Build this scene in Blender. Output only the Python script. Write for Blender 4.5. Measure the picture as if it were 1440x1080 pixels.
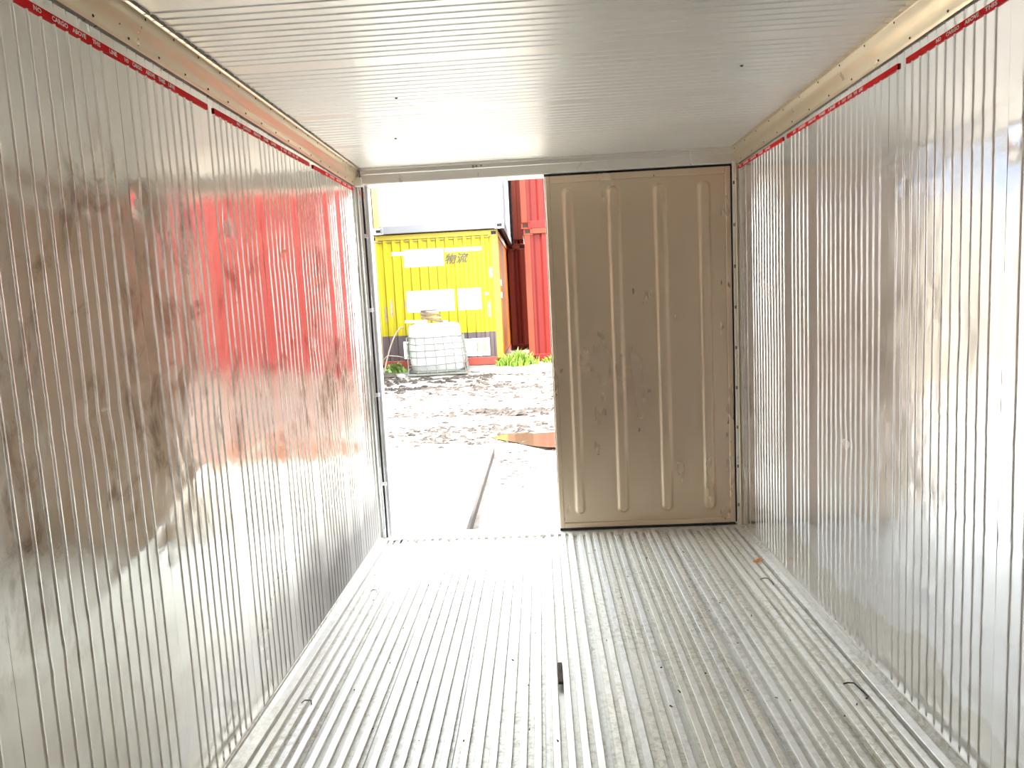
import bpy, bmesh, math, random
from mathutils import Matrix, Vector, noise

# ---------------------------------------------------------------- clear, camera, world, sun, exposure
for o in list(bpy.data.objects):
    bpy.data.objects.remove(o)
S = bpy.context.scene
C = S.collection
rnd = random.Random(7)

cam_d = bpy.data.cameras.new('camera')
cam_d.sensor_width = 36.0
cam_d.lens = 1001.6 * 36.0 / 1440.0
cam_d.clip_start = 0.02
cam_d.clip_end = 300
cam = bpy.data.objects.new('camera', cam_d)
C.objects.link(cam)
R = ((0.998, -0.0433, 0.0463), (0.0378, 0.9926, 0.1151), (-0.051, -0.1132, 0.9923))
m = Matrix(((R[0][0], R[0][2], -R[0][1], -0.0633),
            (R[1][0], R[1][2], -R[1][1], -4.387),
            (R[2][0], R[2][2], -R[2][1], 1.4502),
            (0, 0, 0, 1)))
loc, rot, _ = m.decompose()
cam.location = loc
cam.rotation_mode = 'QUATERNION'
cam.rotation_quaternion = rot
S.camera = cam

w = bpy.data.worlds.new('sky')
S.world = w
w.use_nodes = True
wn = w.node_tree.nodes
wl = w.node_tree.links
bg = wn['Background']
tc = wn.new('ShaderNodeTexCoord')
sx = wn.new('ShaderNodeSeparateXYZ')
rp = wn.new('ShaderNodeValToRGB')
rp.color_ramp.elements[0].position = 0.0
rp.color_ramp.elements[0].color = (1.0, 0.985, 0.96, 1)
rp.color_ramp.elements[1].position = 0.9
rp.color_ramp.elements[1].color = (0.74, 0.87, 1.0, 1)
wl.new(tc.outputs['Generated'], sx.inputs[0])
wl.new(sx.outputs['Z'], rp.inputs['Fac'])
wl.new(rp.outputs['Color'], bg.inputs['Color'])
bg.inputs['Strength'].default_value = 1.55

sun_d = bpy.data.lights.new('sun', 'SUN')
sun_d.energy = 3.0
sun_d.angle = math.radians(9)
sun_d.color = (1.0, 0.96, 0.90)
sun = bpy.data.objects.new('sun', sun_d)
C.objects.link(sun)
sun.location = (-8, -6, 18)
sun.rotation_mode = 'QUATERNION'
sun.rotation_quaternion = Vector((-0.42, -0.34, 0.84)).to_track_quat('Z', 'Y')

S.view_settings.view_transform = 'Standard'
S.view_settings.look = 'None'
S.view_settings.gamma = 1.0
S.view_settings.use_curve_mapping = False
S.view_settings.exposure = 3.1
S.cycles.use_denoising = True
S.cycles.denoising_prefilter = 'ACCURATE'
S.cycles.denoising_quality = 'HIGH'
S.cycles.max_bounces = 24
S.cycles.diffuse_bounces = 12
S.cycles.glossy_bounces = 24
S.cycles.sample_clamp_indirect = 8
S.cycles.caustics_reflective = True

# ---------------------------------------------------------------- materials
def mat(name):
    mt = bpy.data.materials.new(name)
    mt.use_nodes = True
    nt = mt.node_tree
    return mt, nt, nt.nodes['Principled BSDF']

def nd(nt, kind, **kw):
    n = nt.nodes.new(kind)
    for k, v in kw.items():
        if k in n.inputs:
            n.inputs[k].default_value = v
        else:
            setattr(n, k, v)
    return n

def ramp(nt, fac, stops):
    r = nt.nodes.new('ShaderNodeValToRGB')
    e = r.color_ramp.elements
    e[0].position, e[0].color = stops[0][0], (*stops[0][1], 1)
    e[1].position, e[1].color = stops[-1][0], (*stops[-1][1], 1)
    for p, c in stops[1:-1]:
        x = e.new(p)
        x.color = (*c, 1)
    nt.links.new(fac, r.inputs['Fac'])
    return r.outputs['Color']

def mix(nt, fac, a, b, blend='MIX'):
    n = nt.nodes.new('ShaderNodeMix')
    n.data_type = 'RGBA'
    n.blend_type = blend
    if isinstance(fac, (int, float)):
        n.inputs[0].default_value = fac
    else:
        nt.links.new(fac, n.inputs[0])
    for i, v in ((6, a), (7, b)):
        if isinstance(v, tuple):
            n.inputs[i].default_value = (*v, 1)
        else:
            nt.links.new(v, n.inputs[i])
    return n.outputs[2]

def coords(nt, scale=(1, 1, 1), kind='Object'):
    t = nt.nodes.new('ShaderNodeTexCoord')
    mp = nt.nodes.new('ShaderNodeMapping')
    mp.inputs['Scale'].default_value = scale
    nt.links.new(t.outputs[kind], mp.inputs[0])
    return mp.outputs[0]

def ntex(nt, vec, scale, detail=4, rough=0.55, dist=0.0):
    n = nd(nt, 'ShaderNodeTexNoise', Scale=scale, Detail=detail, Roughness=rough, Distortion=dist)
    nt.links.new(vec, n.inputs['Vector'])
    return n.outputs['Fac']

def plain(name, col, rough=0.6, metal=0.0, var=0.12, scale=6.0):
    mt, nt, b = mat(name)
    f = ntex(nt, coords(nt), scale, 5)
    lo = tuple(c * (1 - var) for c in col)
    hi = tuple(min(1, c * (1 + var)) for c in col)
    nt.links.new(ramp(nt, f, [(0.3, lo), (0.7, hi)]), b.inputs['Base Color'])
    b.inputs['Roughness'].default_value = rough
    b.inputs['Metallic'].default_value = metal
    return mt

def metal(name, col, rough, dirt=0.0, dirtcol=(0.30, 0.24, 0.19), swirl=0.02, streak=(1, 1, 1), band=None, rvar=0.05, metallic=0.72, grime_shade=0.0):
    """worn reflecting sheet metal; dirt = how much scuffing"""
    mt, nt, b = mat(name)
    v = coords(nt)
    big = ntex(nt, v, 1.7, 3)
    base = ramp(nt, big, [(0.3, tuple(c * 0.95 for c in col)), (0.7, col)])
    rsrc = nd(nt, 'ShaderNodeMapRange')
    rsrc.inputs['From Min'].default_value = 0.3
    rsrc.inputs['From Max'].default_value = 0.7
    rsrc.inputs['To Min'].default_value = max(0.03, rough - rvar)
    rsrc.inputs['To Max'].default_value = rough + rvar
    nt.links.new(ntex(nt, coords(nt, streak), 5, 4), rsrc.inputs['Value'])
    if dirt:
        s = ntex(nt, coords(nt, (1, 1, 0.6)), 7.5, 6, 0.68, 0.6)
        t0 = 0.70 - 0.18 * dirt
        fac = ramp(nt, s, [(t0, (0, 0, 0)), (t0 + 0.12, (0.75, 0.75, 0.75))])
        if band:
            sp = nt.nodes.new('ShaderNodeSeparateXYZ')
            nt.links.new(v, sp.inputs[0])
            mk = ramp(nt, sp.outputs['Z'], [(band[0] / 3, (0, 0, 0)), (band[1] / 3, (1, 1, 1)), (band[2] / 3, (1, 1, 1)), (band[3] / 3, (0.0, 0.0, 0.0))])
            # ramp runs 0..1 over three metres of height
            md = nt.nodes.new('ShaderNodeMath')
            md.operation = 'DIVIDE'
            md.inputs[1].default_value = 3.0
            nt.links.new(sp.outputs['Z'], md.inputs[0])
            nt.links.new(md.outputs[0], mk.node.inputs['Fac'])
            fac = mix(nt, 1.0, fac, mk, 'MULTIPLY')
        base = mix(nt, fac, base, dirtcol)
    if grime_shade:
        # dirty film with an uneven upper edge, its colour darkened against reflected glare
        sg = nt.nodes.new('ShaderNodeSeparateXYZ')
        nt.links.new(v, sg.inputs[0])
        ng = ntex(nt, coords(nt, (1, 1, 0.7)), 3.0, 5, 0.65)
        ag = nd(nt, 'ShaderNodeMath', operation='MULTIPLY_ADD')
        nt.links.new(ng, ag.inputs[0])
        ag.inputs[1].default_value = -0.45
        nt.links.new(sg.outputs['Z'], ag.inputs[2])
        gf = ramp(nt, ag.outputs[0], [(0.0, (1, 1, 1)), (max(0.02, grime_shade - 0.225), (0.0, 0.0, 0.0))])
        if grime_shade > 0.3:
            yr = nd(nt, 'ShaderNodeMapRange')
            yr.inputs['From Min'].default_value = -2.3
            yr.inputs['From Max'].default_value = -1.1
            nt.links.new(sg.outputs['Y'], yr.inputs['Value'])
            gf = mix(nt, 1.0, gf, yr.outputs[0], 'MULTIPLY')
        base = mix(nt, gf, base, (0.34, 0.32, 0.30) if grime_shade > 0.3 else (0.78, 0.76, 0.73))
    nt.links.new(base, b.inputs['Base Color'])
    nt.links.new(rsrc.outputs[0], b.inputs['Roughness'])
    b.inputs['Metallic'].default_value = metallic
    if grime_shade > 0.3:                    # cuts the metal's bright reflection where the dark film is painted
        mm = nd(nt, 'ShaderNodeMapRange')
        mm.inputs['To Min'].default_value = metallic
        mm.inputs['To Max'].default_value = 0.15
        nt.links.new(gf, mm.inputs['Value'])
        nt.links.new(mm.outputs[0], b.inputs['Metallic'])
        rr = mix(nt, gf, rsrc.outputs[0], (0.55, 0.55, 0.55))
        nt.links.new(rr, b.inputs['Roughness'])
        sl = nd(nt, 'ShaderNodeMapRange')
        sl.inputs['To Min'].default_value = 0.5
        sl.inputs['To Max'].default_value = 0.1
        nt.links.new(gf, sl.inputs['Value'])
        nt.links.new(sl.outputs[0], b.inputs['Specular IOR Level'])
    if swirl:
        wv = nd(nt, 'ShaderNodeTexWave', Scale=9.0, Distortion=14.0, Detail=3.0)
        wv.inputs['Detail Scale'].default_value = 0.6
        nt.links.new(coords(nt, (1, 1, 0.45)), wv.inputs['Vector'])
        f2 = ntex(nt, v, 26, 3)
        ad = nt.nodes.new('ShaderNodeMath')
        ad.operation = 'ADD'
        nt.links.new(wv.outputs['Fac'], ad.inputs[0])
        nt.links.new(f2, ad.inputs[1])
        bp = nd(nt, 'ShaderNodeBump', Strength=swirl, Distance=0.01)
        nt.links.new(ad.outputs[0], bp.inputs['Height'])
        nt.links.new(bp.outputs[0], b.inputs['Normal'])
    return mt

M = {}
M['wall_l'] = metal('left_wall_metal', (0.945, 0.92, 0.87), 0.15, grime_shade=0.58, dirt=0.95, dirtcol=(0.42, 0.33, 0.26), metallic=0.93, band=(0.55, 1.0, 1.72, 2.0), swirl=0.04)
M['wall_r'] = metal('right_wall_metal', (0.92, 0.92, 0.94), 0.19, grime_shade=0.22, metallic=0.80, swirl=0.04)
M['ceil'] = metal('ceiling_metal', (0.965, 0.955, 0.915), 0.33, metallic=0.45, swirl=0.02)
M['cove'] = metal('cove_metal', (0.95, 0.83, 0.63), 0.32, swirl=0.02)
M['door'] = metal('door_metal', (0.78, 0.62, 0.46), 0.30, swirl=0.0, streak=(1, 1, 0.3))
M['trim'] = metal('trim_metal', (0.90, 0.87, 0.81), 0.33, dirt=0.3, swirl=0.03)
M['chrome'] = metal('bright_strip_metal', (0.95, 0.95, 0.96), 0.12, swirl=0.0, metallic=1.0)
M['back'] = plain('bulkhead_paint', (0.95, 0.935, 0.90), 0.45, 0.0, 0.01)
M['black'] = plain('black_rubber', (0.03, 0.03, 0.03), 0.6)
M['dark'] = plain('dark_rivet', (0.10, 0.09, 0.08), 0.5, 0.6)
M['sealant'] = plain('grey_sealant', (0.25, 0.22, 0.19), 0.7)
M['tape'] = plain('red_tape', (0.80, 0.008, 0.014), 0.5, 0.0, 0.1, 20)
M['tape'].node_tree.nodes['Principled BSDF'].inputs['Specular IOR Level'].default_value = 0.15
M['ink_white'] = plain('white_print', (0.92, 0.84, 0.82), 0.6, 0.0, 0.05, 60)
M['ink_black'] = plain('black_print', (0.03, 0.025, 0.012), 0.6)

def floor_mat(name, col, dirt, rough, mtl):
    mt, nt, b = mat(name)
    v = coords(nt)
    info = nt.nodes.new('ShaderNodeObjectInfo')
    off = nt.nodes.new('ShaderNodeVectorMath')
    off.operation = 'MULTIPLY_ADD'
    nt.links.new(info.outputs['Random'], off.inputs[0])
    off.inputs[1].default_value = (31, 47, 13)
    nt.links.new(v, off.inputs[2])
    n1 = ntex(nt, off.outputs[0], 38, 6, 0.7)
    n2 = ntex(nt, off.outputs[0], 2.2, 4)
    spk = ramp(nt, n1, [(0.44, (0, 0, 0)), (0.62, (1, 1, 1))])
    msk = ramp(nt, n2, [(0.35, (0.0, 0.0, 0.0)), (0.65, (1, 1, 1))])
    fac = mix(nt, 1.0, spk, msk, 'MULTIPLY')
    c2 = mix(nt, fac, col, dirt)
    tint = ramp(nt, info.outputs['Random'], [(0.0, (0.90, 0.88, 0.84)), (0.5, (1, 1, 0.97)), (1.0, (0.96, 0.97, 1.0))])
    nt.links.new(mix(nt, 1.0, c2, tint, 'MULTIPLY'), b.inputs['Base Color'])
    b.inputs['Roughness'].default_value = rough
    b.inputs['Metallic'].default_value = mtl
    bp = nd(nt, 'ShaderNodeBump', Strength=0.25, Distance=0.002)
    nt.links.new(n1, bp.inputs['Height'])
    nt.links.new(bp.outputs[0], b.inputs['Normal'])
    return mt
M['bar'] = floor_mat('floor_bar_metal', (0.95, 0.945, 0.91), (0.66, 0.62, 0.52), 0.44, 0.45)
M['chan'] = floor_mat('floor_channel_metal', (0.80, 0.79, 0.74), (0.48, 0.45, 0.36), 0.5, 0.3)

def paint(name, col, rust=0.25, rustcol=(0.35, 0.12, 0.05), rough=0.5, band=None, bandcol=None):
    col, rustcol = tuple(x * 0.8 for x in col), tuple(x * 0.8 for x in rustcol)
    mt, nt, b = mat(name)
    v = coords(nt)
    c = ramp(nt, ntex(nt, v, 1.6, 4), [(0.3, tuple(x * 0.88 for x in col)), (0.7, col)])
    if band is not None:
        sp = nt.nodes.new('ShaderNodeSeparateXYZ')
        nt.links.new(v, sp.inputs[0])
        lt = nt.nodes.new('ShaderNodeMath')
        lt.operation = 'LESS_THAN'
        lt.inputs[1].default_value = band
        nt.links.new(sp.outputs['Z'], lt.inputs[0])
        c = mix(nt, lt.outputs[0], c, bandcol)
    s = ntex(nt, coords(nt, (1, 1, 0.35)), 5.5, 6, 0.7)
    t0 = 0.74 - 0.2 * rust
    fac = ramp(nt, s, [(t0, (0, 0, 0)), (t0 + 0.08, (0.85, 0.85, 0.85))])
    c = mix(nt, fac, c, rustcol)
    nt.links.new(c, b.inputs['Base Color'])
    b.inputs['Roughness'].default_value = rough
    b.inputs['Specular IOR Level'].default_value = 0.2
    return mt

M['yellow'] = paint('yellow_paint', (0.38, 0.315, 0.012), 0.2, (0.42, 0.22, 0.02), band=0.64, bandcol=(0.085, 0.062, 0.062))
M['yellow_rail'] = paint('yellow_rail_paint', (0.38, 0.30, 0.035), 0.55, (0.62, 0.26, 0.06))
M['orange'] = paint('orange_paint', (0.70, 0.20, 0.008), 0.2, (0.75, 0.5, 0.05))
M['cream'] = paint('cream_paint', (0.34, 0.27, 0.11), 0.4, (0.6, 0.35, 0.12))
M['white'] = paint('white_paint', (0.88, 0.88, 0.87), 0.08, (0.45, 0.42, 0.40))
M['grey_rail'] = paint('grey_rail_paint', (0.18, 0.18, 0.185), 0.2, (0.3, 0.25, 0.2))
M['white_side'] = paint('shaded_white_paint', (0.80, 0.86, 0.90), 0.05, (0.4, 0.4, 0.4))  # white side walls, bluish tone of their shade put into the colour
M['red'] = paint('red_paint', (0.135, 0.010, 0.006), 0.25, (0.13, 0.02, 0.013))
M['red_post'] = paint('faded_red_paint', (0.20, 0.032, 0.013), 0.35, (0.55, 0.22, 0.08))
M['rust_red'] = paint('rust_red_paint', (0.34, 0.065, 0.045), 0.5, (0.55, 0.27, 0.14))
M['blue'] = paint('blue_paint', (0.095, 0.13, 0.185), 0.15, (0.35, 0.30, 0.28))
M['buff'] = paint('buff_paint', (0.26, 0.23, 0.175), 0.2, (0.42, 0.33, 0.22))
M['olive'] = plain('olive_paint', (0.20, 0.17, 0.03), 0.6)
M['hole'] = plain('dark_opening', (0.015, 0.012, 0.01), 0.9)
M['logo'] = plain('white_lettering_paint', (0.92, 0.92, 0.86), 0.6, 0.0, 0.04, 4)
M['logo_mark'] = plain('pale_green_print', (0.20, 0.23, 0.14), 0.6)
M['plate'] = plain('worn_concrete', (0.19, 0.168, 0.135), 0.9, 0.0, 0.06, 2.5)
M['plate_edge'] = M['plate']
M['tank'] = plain('white_tank_plastic', (0.33, 0.335, 0.31), 0.5, 0.0, 0.10, 5)
M['cage'] = plain('galvanised_cage', (0.13, 0.13, 0.11), 0.45, 0.4, 0.2, 15)
M['wood'] = plain('weathered_wood', (0.26, 0.18, 0.13), 0.85, 0.0, 0.35, 14)
M['wood_dark'] = plain('dark_weathered_wood', (0.10, 0.07, 0.05), 0.9, 0.0, 0.35, 14)
M['wood_pink'] = plain('pinkish_board', (0.42, 0.24, 0.18), 0.8, 0.0, 0.2, 9)
M['leaf'] = plain('weed_green', (0.15, 0.25, 0.02), 0.7, 0.0, 0.4, 9)
M['leaf_dull'] = plain('dull_weed_green', (0.18, 0.26, 0.06), 0.6, 0.0, 0.4, 9)
M['leaf_orange'] = plain('orange_leaf', (0.75, 0.28, 0.05), 0.7)
M['scrap'] = plain('pale_plastic', (0.40, 0.37, 0.35), 0.6)
M['cable'] = plain('pale_cable_sheath', (0.32, 0.25, 0.19), 0.6)
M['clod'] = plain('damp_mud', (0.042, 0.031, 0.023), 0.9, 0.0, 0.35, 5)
M['label'] = plain('worn_white_sticker', (0.80, 0.74, 0.78), 0.5)

def mud_mat():
    mt, nt, b = mat('mud')
    v = coords(nt)
    a = ntex(nt, coords(nt, (0.6, 1.6, 1)), 1.3, 6, 0.65, 0.4)
    c = ramp(nt, a, [(0.30, (0.13, 0.095, 0.07)), (0.48, (0.24, 0.20, 0.17)), (0.7, (0.32, 0.29, 0.26))])
    f = ntex(nt, v, 14, 6, 0.7)
    c = mix(nt, ramp(nt, f, [(0.55, (0, 0, 0)), (0.75, (0.7, 0.7, 0.7))]), c, (0.14, 0.105, 0.08))
    sp = nt.nodes.new('ShaderNodeSeparateXYZ')
    nt.links.new(v, sp.inputs[0])
    ad = nd(nt, 'ShaderNodeMath', operation='MULTIPLY_ADD')
    nt.links.new(a, ad.inputs[0])
    ad.inputs[1].default_value = 2.4
    nt.links.new(sp.outputs['X'], ad.inputs[2])
    dv = nd(nt, 'ShaderNodeMath', operation='MULTIPLY')
    nt.links.new(ad.outputs[0], dv.inputs[0])
    dv.inputs[1].default_value = 0.25
    c = mix(nt, ramp(nt, dv.outputs[0], [(0.29, (0, 0, 0)), (0.38, (0.95, 0.95, 0.95))]), c, (0.055, 0.030, 0.022))
    nt.links.new(c, b.inputs['Base Color'])
    b.inputs['Roughness'].default_value = 0.9
    b.inputs['Specular IOR Level'].default_value = 0.1
    bp = nd(nt, 'ShaderNodeBump', Strength=0.5, Distance=0.04)
    nt.links.new(f, bp.inputs['Height'])
    nt.links.new(bp.outputs[0], b.inputs['Normal'])
    return mt
M['mud'] = mud_mat()
mt, nt, b = mat('puddle_water')
b.inputs['Base Color'].default_value = (0.07, 0.042, 0.025, 1)
b.inputs['Roughness'].default_value = 0.06
bp = nd(nt, 'ShaderNodeBump', Strength=0.08, Distance=0.01)
nt.links.new(ntex(nt, coords(nt), 5, 2), bp.inputs['Height'])
nt.links.new(bp.outputs[0], b.inputs['Normal'])
M['water'] = mt

# ---------------------------------------------------------------- mesh helpers
class MB:
    def __init__(self):
        self.v, self.f = [], []
    def add(self, vs, fs):
        k = len(self.v)
        self.v += [tuple(p) for p in vs]
        self.f += [tuple(i + k for i in q) for q in fs]
        return self
    def box(self, x0, x1, y0, y1, z0, z1):
        vs = [(x0, y0, z0), (x1, y0, z0), (x1, y1, z0), (x0, y1, z0), (x0, y0, z1), (x1, y0, z1), (x1, y1, z1), (x0, y1, z1)]
        return self.add(vs, [(0, 3, 2, 1), (4, 5, 6, 7), (0, 1, 5, 4), (1, 2, 6, 5), (2, 3, 7, 6), (3, 0, 4, 7)])
    def tube(self, pts, r, n=6):
        pts = [Vector(p) for p in pts]
        rings = []
        up0 = None
        for i, p in enumerate(pts):
            t = (pts[min(i + 1, len(pts) - 1)] - pts[max(i - 1, 0)]).normalized()
            a = t.orthogonal().normalized() if up0 is None else (up0 - t * up0.dot(t)).normalized()
            up0 = a
            bb = t.cross(a)
            rr = r[i] if isinstance(r, (list, tuple)) else r
            rings.append([p + (a * math.cos(2 * math.pi * k / n) + bb * math.sin(2 * math.pi * k / n)) * rr for k in range(n)])
        vs = [q for rg in rings for q in rg]
        fs = []
        for i in range(len(pts) - 1):
            for k in range(n):
                a, c = i * n + k, i * n + (k + 1) % n
                fs.append((a, c, c + n, a + n))
        fs.append(tuple(range(n - 1, -1, -1)))
        fs.append(tuple(range((len(pts) - 1) * n, len(pts) * n)))
        return self.add(vs, fs)
    def grid(self, rows):
        """rows: list of equal-length rows of points"""
        n = len(rows[0])
        vs = [p for r in rows for p in r]
        fs = [(i * n + j, i * n + j + 1, (i + 1) * n + j + 1, (i + 1) * n + j) for i in range(len(rows) - 1) for j in range(n - 1)]
        return self.add(vs, fs)
    def mesh(self, name, material, smooth=False):
        me = bpy.data.meshes.new(name)
        me.from_pydata(self.v, [], self.f)
        me.materials.append(material)
        if smooth:
            for p in me.polygons:
                p.use_smooth = True
        me.update()
        return me
    def build(self, name, material, parent=None, smooth=False, bevel=0.0, loc=None):
        me = self.mesh(name, material, smooth)
        if bevel:
            bm = bmesh.new()
            bm.from_mesh(me)
            bmesh.ops.bevel(bm, geom=bm.edges[:], offset=bevel, segments=1, affect='EDGES', clamp_overlap=True)
            bm.to_mesh(me)
            bm.free()
        o = bpy.data.objects.new(name, me)
        C.objects.link(o)
        if parent is not None:
            o.parent = parent
        if loc is not None:
            o.location = loc
        return o

def link(name, me, parent=None, loc=(0, 0, 0), rot=(0, 0, 0)):
    o = bpy.data.objects.new(name, me)
    C.objects.link(o)
    o.parent = parent
    o.location = loc
    o.rotation_euler = rot
    return o

def empty(name, loc=(0, 0, 0), rz=0.0):
    o = bpy.data.objects.new(name, None)
    o.empty_display_size = 0.2
    C.objects.link(o)
    o.location = loc
    o.rotation_euler = (0, 0, rz)
    return o

def tag(o, label=None, cat=None, group=None, kind=None):
    if label:
        o['label'] = label
    if cat:
        o['category'] = cat
    if group:
        o['group'] = group
    if kind:
        o['kind'] = kind
    return o

def struct(o):
    o['kind'] = 'structure'
    return o

# ---------------------------------------------------------------- the container we stand in
HW, H, ZC, YB = 1.145, 2.295, 2.197, -5.5       # half width, ceiling height, lower edge of the coves, rear end
PITCH = 0.0465

def rib_list(bounds, half):
    """rib positions between the flat seams (centre, half width of the flat)"""
    ribs = []
    for a, c in zip(bounds[:-1], bounds[1:]):
        lo, hi = a + half, c - half
        n = max(1, round((hi - lo) / PITCH))
        ribs.append([lo + (hi - lo) * i / n for i in range(n + 1)])
    return ribs

def profile(s0, s1, ribs, w=0.0047, h=0.0033):
    pts = [(s0, 0.0)]
    prev = s0
    for r in ribs:
        if r - w - 0.0012 - prev > 0.012:
            k = max(2, int((r - w - prev) / 0.022))
            for i in range(1, k):
                pts.append((prev + (r - w - 0.0012 - prev) * i / k, 0.0))
        pts += [(r - w - 0.0012, 0.0), (r - w, 0.0), (r - 0.5 * w, 0.8 * h), (r, h), (r + 0.5 * w, 0.8 * h), (r + w, 0.0), (r + w + 0.0012, 0.0)]
        prev = r + w + 0.0012
    k = max(1, int((s1 - prev) / 0.022))
    for i in range(1, k):
        pts.append((prev + (s1 - prev) * i / k, 0.0))
    pts.append((s1, 0.0))
    return pts

def dent_field(seed, amp, dents, ridges):
    def f(s, t):
        d = amp * noise.noise(Vector((s * 3.1, t * 2.2, seed))) + 0.35 * amp * noise.noise(Vector((s * 9.0, t * 6.5, seed + 5.0)))
        for (a, b_, r, dep) in dents:
            q = ((s - a) ** 2 + (t - b_) ** 2) / (r * r)
            if q < 6:
                d -= dep * math.exp(-q)
        for (a0, b0, a1, b1, wd, dep) in ridges:
            dx, dz = a1 - a0, b1 - b0
            L2 = dx * dx + dz * dz
            u = ((s - a0) * dx + (t - b0) * dz) / L2
            if -0.05 < u < 1.05:
                q = ((s - a0 - u * dx) ** 2 + (t - b0 - u * dz) ** 2) / (wd * wd)
                if q < 6:
                    d += dep * math.exp(-q) * (0.5 + 0.5 * noise.noise(Vector((u * 14, seed, 0))))
        return d
    return f

def wall(side, bounds, dents, ridges, material, seed):
    sgn = 1 if side == 'left' else -1                 # inward normal along +x on the left
    x = -HW if side == 'left' else HW
    bk = MB().box(*sorted((x - sgn * 0.005, x - sgn * 0.09)), YB - 0.08, 0.0, -0.09, H + 0.09)
    wob = struct(bk.build('wall_' + side, M['trim']))
    fld = dent_field(seed, 0.0016, dents, ridges)
    ribs = rib_list(bounds, 0.058)
    for i, (a, c) in enumerate(zip(bounds[:-1], bounds[1:])):
        near = c > -3.3
        pr = profile(a + 0.0002, c - 0.0002, ribs[i])
        nz = 110 if near else 24
        rows = []
        for k in range(nz + 1):
            z = ZC * k / nz + 0.0
            edge = min(1.0, z / 0.05, (ZC - z) / 0.05)
            rib_fade = max(0.0, min(1.0, (z - 0.01) / 0.02, (ZC - 0.012 - z) / 0.02))
            rows.append([(x + sgn * (h * rib_fade + fld(s, z) * max(0.0, edge)), s, z) for s, h in pr])
        if sgn < 0:
            rows = [r[::-1] for r in rows]
        mb = MB().grid(rows)
        # folded edges of the sheet
        for s in (a + 0.0002, c - 0.0002):
            mb.grid([[(x, s, 0), (x, s, ZC)], [(x - sgn * 0.004, s, 0), (x - sgn * 0.004, s, ZC)]])
        mb.build('wall_panel', material, wob, smooth=True)
    return wob

LB = [YB, -4.85, -4.2, -3.65, -3.08, -2.472, -2.003, -1.56, -1.15, -0.66, -0.42, -0.05]
RB = [YB, -4.9, -4.3, -3.7, -3.12, -2.47, -1.844, -1.166, -0.855, -0.23, -0.05]
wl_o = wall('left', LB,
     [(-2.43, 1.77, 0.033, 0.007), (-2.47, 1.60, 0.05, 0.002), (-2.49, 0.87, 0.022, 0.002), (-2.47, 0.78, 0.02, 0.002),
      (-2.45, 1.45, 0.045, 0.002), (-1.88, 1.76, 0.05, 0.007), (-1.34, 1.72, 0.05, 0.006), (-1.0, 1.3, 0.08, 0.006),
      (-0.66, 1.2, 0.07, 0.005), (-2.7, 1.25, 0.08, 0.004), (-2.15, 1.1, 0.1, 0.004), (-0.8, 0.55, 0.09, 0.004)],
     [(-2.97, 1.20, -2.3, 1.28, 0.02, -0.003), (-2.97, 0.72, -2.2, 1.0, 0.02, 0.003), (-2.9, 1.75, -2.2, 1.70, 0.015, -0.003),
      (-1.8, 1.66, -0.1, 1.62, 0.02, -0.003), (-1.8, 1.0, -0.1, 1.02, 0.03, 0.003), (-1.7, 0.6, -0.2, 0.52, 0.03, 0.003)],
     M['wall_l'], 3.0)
wr_o = wall('right', RB,
     [(-2.50, 1.775, 0.025, 0.006), (-2.49, 1.48, 0.014, 0.005), (-2.49, 1.19, 0.014, 0.005), (-2.46, 1.11, 0.012, 0.003), (-2.51, 1.09, 0.012, 0.003),
      (-1.77, 1.77, 0.03, 0.002), (-1.95, 1.76, 0.02, 0.002), (-1.6, 1.5, 0.06, 0.002), (-1.5, 0.8, 0.08, 0.005), (-1.95, 1.6, 0.06, 0.0015), (-2.3, 1.3, 0.07, 0.003)],
     [(-2.9, 1.97, -1.3, 1.78, 0.014, 0.003), (-2.9, 1.88, -2.2, 1.80, 0.012, 0.003), (-2.7, 1.77, -1.7, 1.76, 0.01, 0.002),
      (-2.6, 0.74, -1.3, 0.84, 0.014, -0.003), (-2.7, 0.35, -1.6, 0.55, 0.014, 0.003), (-2.6, 1.02, -2.0, 1.08, 0.012, 0.003), (-2.3, 0.25, -1.0, 0.08, 0.02, 0.003),
      (-2.5, 0.50, -1.1, 0.35, 0.013, 0.0025)],
     M['wall_r'], 11.0)

# rear bulkhead, behind the camera
wb = struct(MB().box(-HW - 0.09, HW + 0.09, YB - 0.08, YB, -0.09, H + 0.09).build('wall_back', M['back']))
for i in range(6):
    x0 = -HW + 0.02 + i * (2 * HW - 0.04) / 6
    MB().box(x0 + 0.008, x0 + (2 * HW - 0.04) / 6 - 0.008, YB, YB + 0.012, 0.02, H - 0.1).build('bulkhead_panel', M['back'], wb, bevel=0.004)

# ceiling
cl = struct(MB().box(-HW - 0.09, HW + 0.09, YB - 0.08, 0.0, H + 0.006, H + 0.09).build('ceiling', M['trim']))
CB = [YB, -4.8, -4.15, -3.5, -2.9, -2.40, -1.855, -1.20, -0.62, -0.03]
cfld = dent_field(21.0, 0.0012, [(-0.45, -0.3, 0.05, 0.006), (-0.3, -0.25, 0.04, 0.005)], [(-0.62, -0.26, -0.02, -0.22, 0.012, -0.004), (-0.5, -0.16, -0.02, -0.15, 0.012, 0.003)])
cr = rib_list(CB, 0.046)
for i, (a, c) in enumerate(zip(CB[:-1], CB[1:])):
    pr = profile(a + 0.0002, c - 0.0002, cr[i], 0.0050, 0.0034 if c < -0.3 else 0.0022)
    nx = 60 if c > -3 else 16
    rows = []
    for k in range(nx + 1):
        x = -HW + 0.02 + (2 * HW - 0.04) * k / nx
        rows.append([(x, s, H - h - cfld(s, x)) for s, h in pr])
    MB().grid(rows).build('ceiling_panel', M['ceil'], cl, smooth=True)
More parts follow.
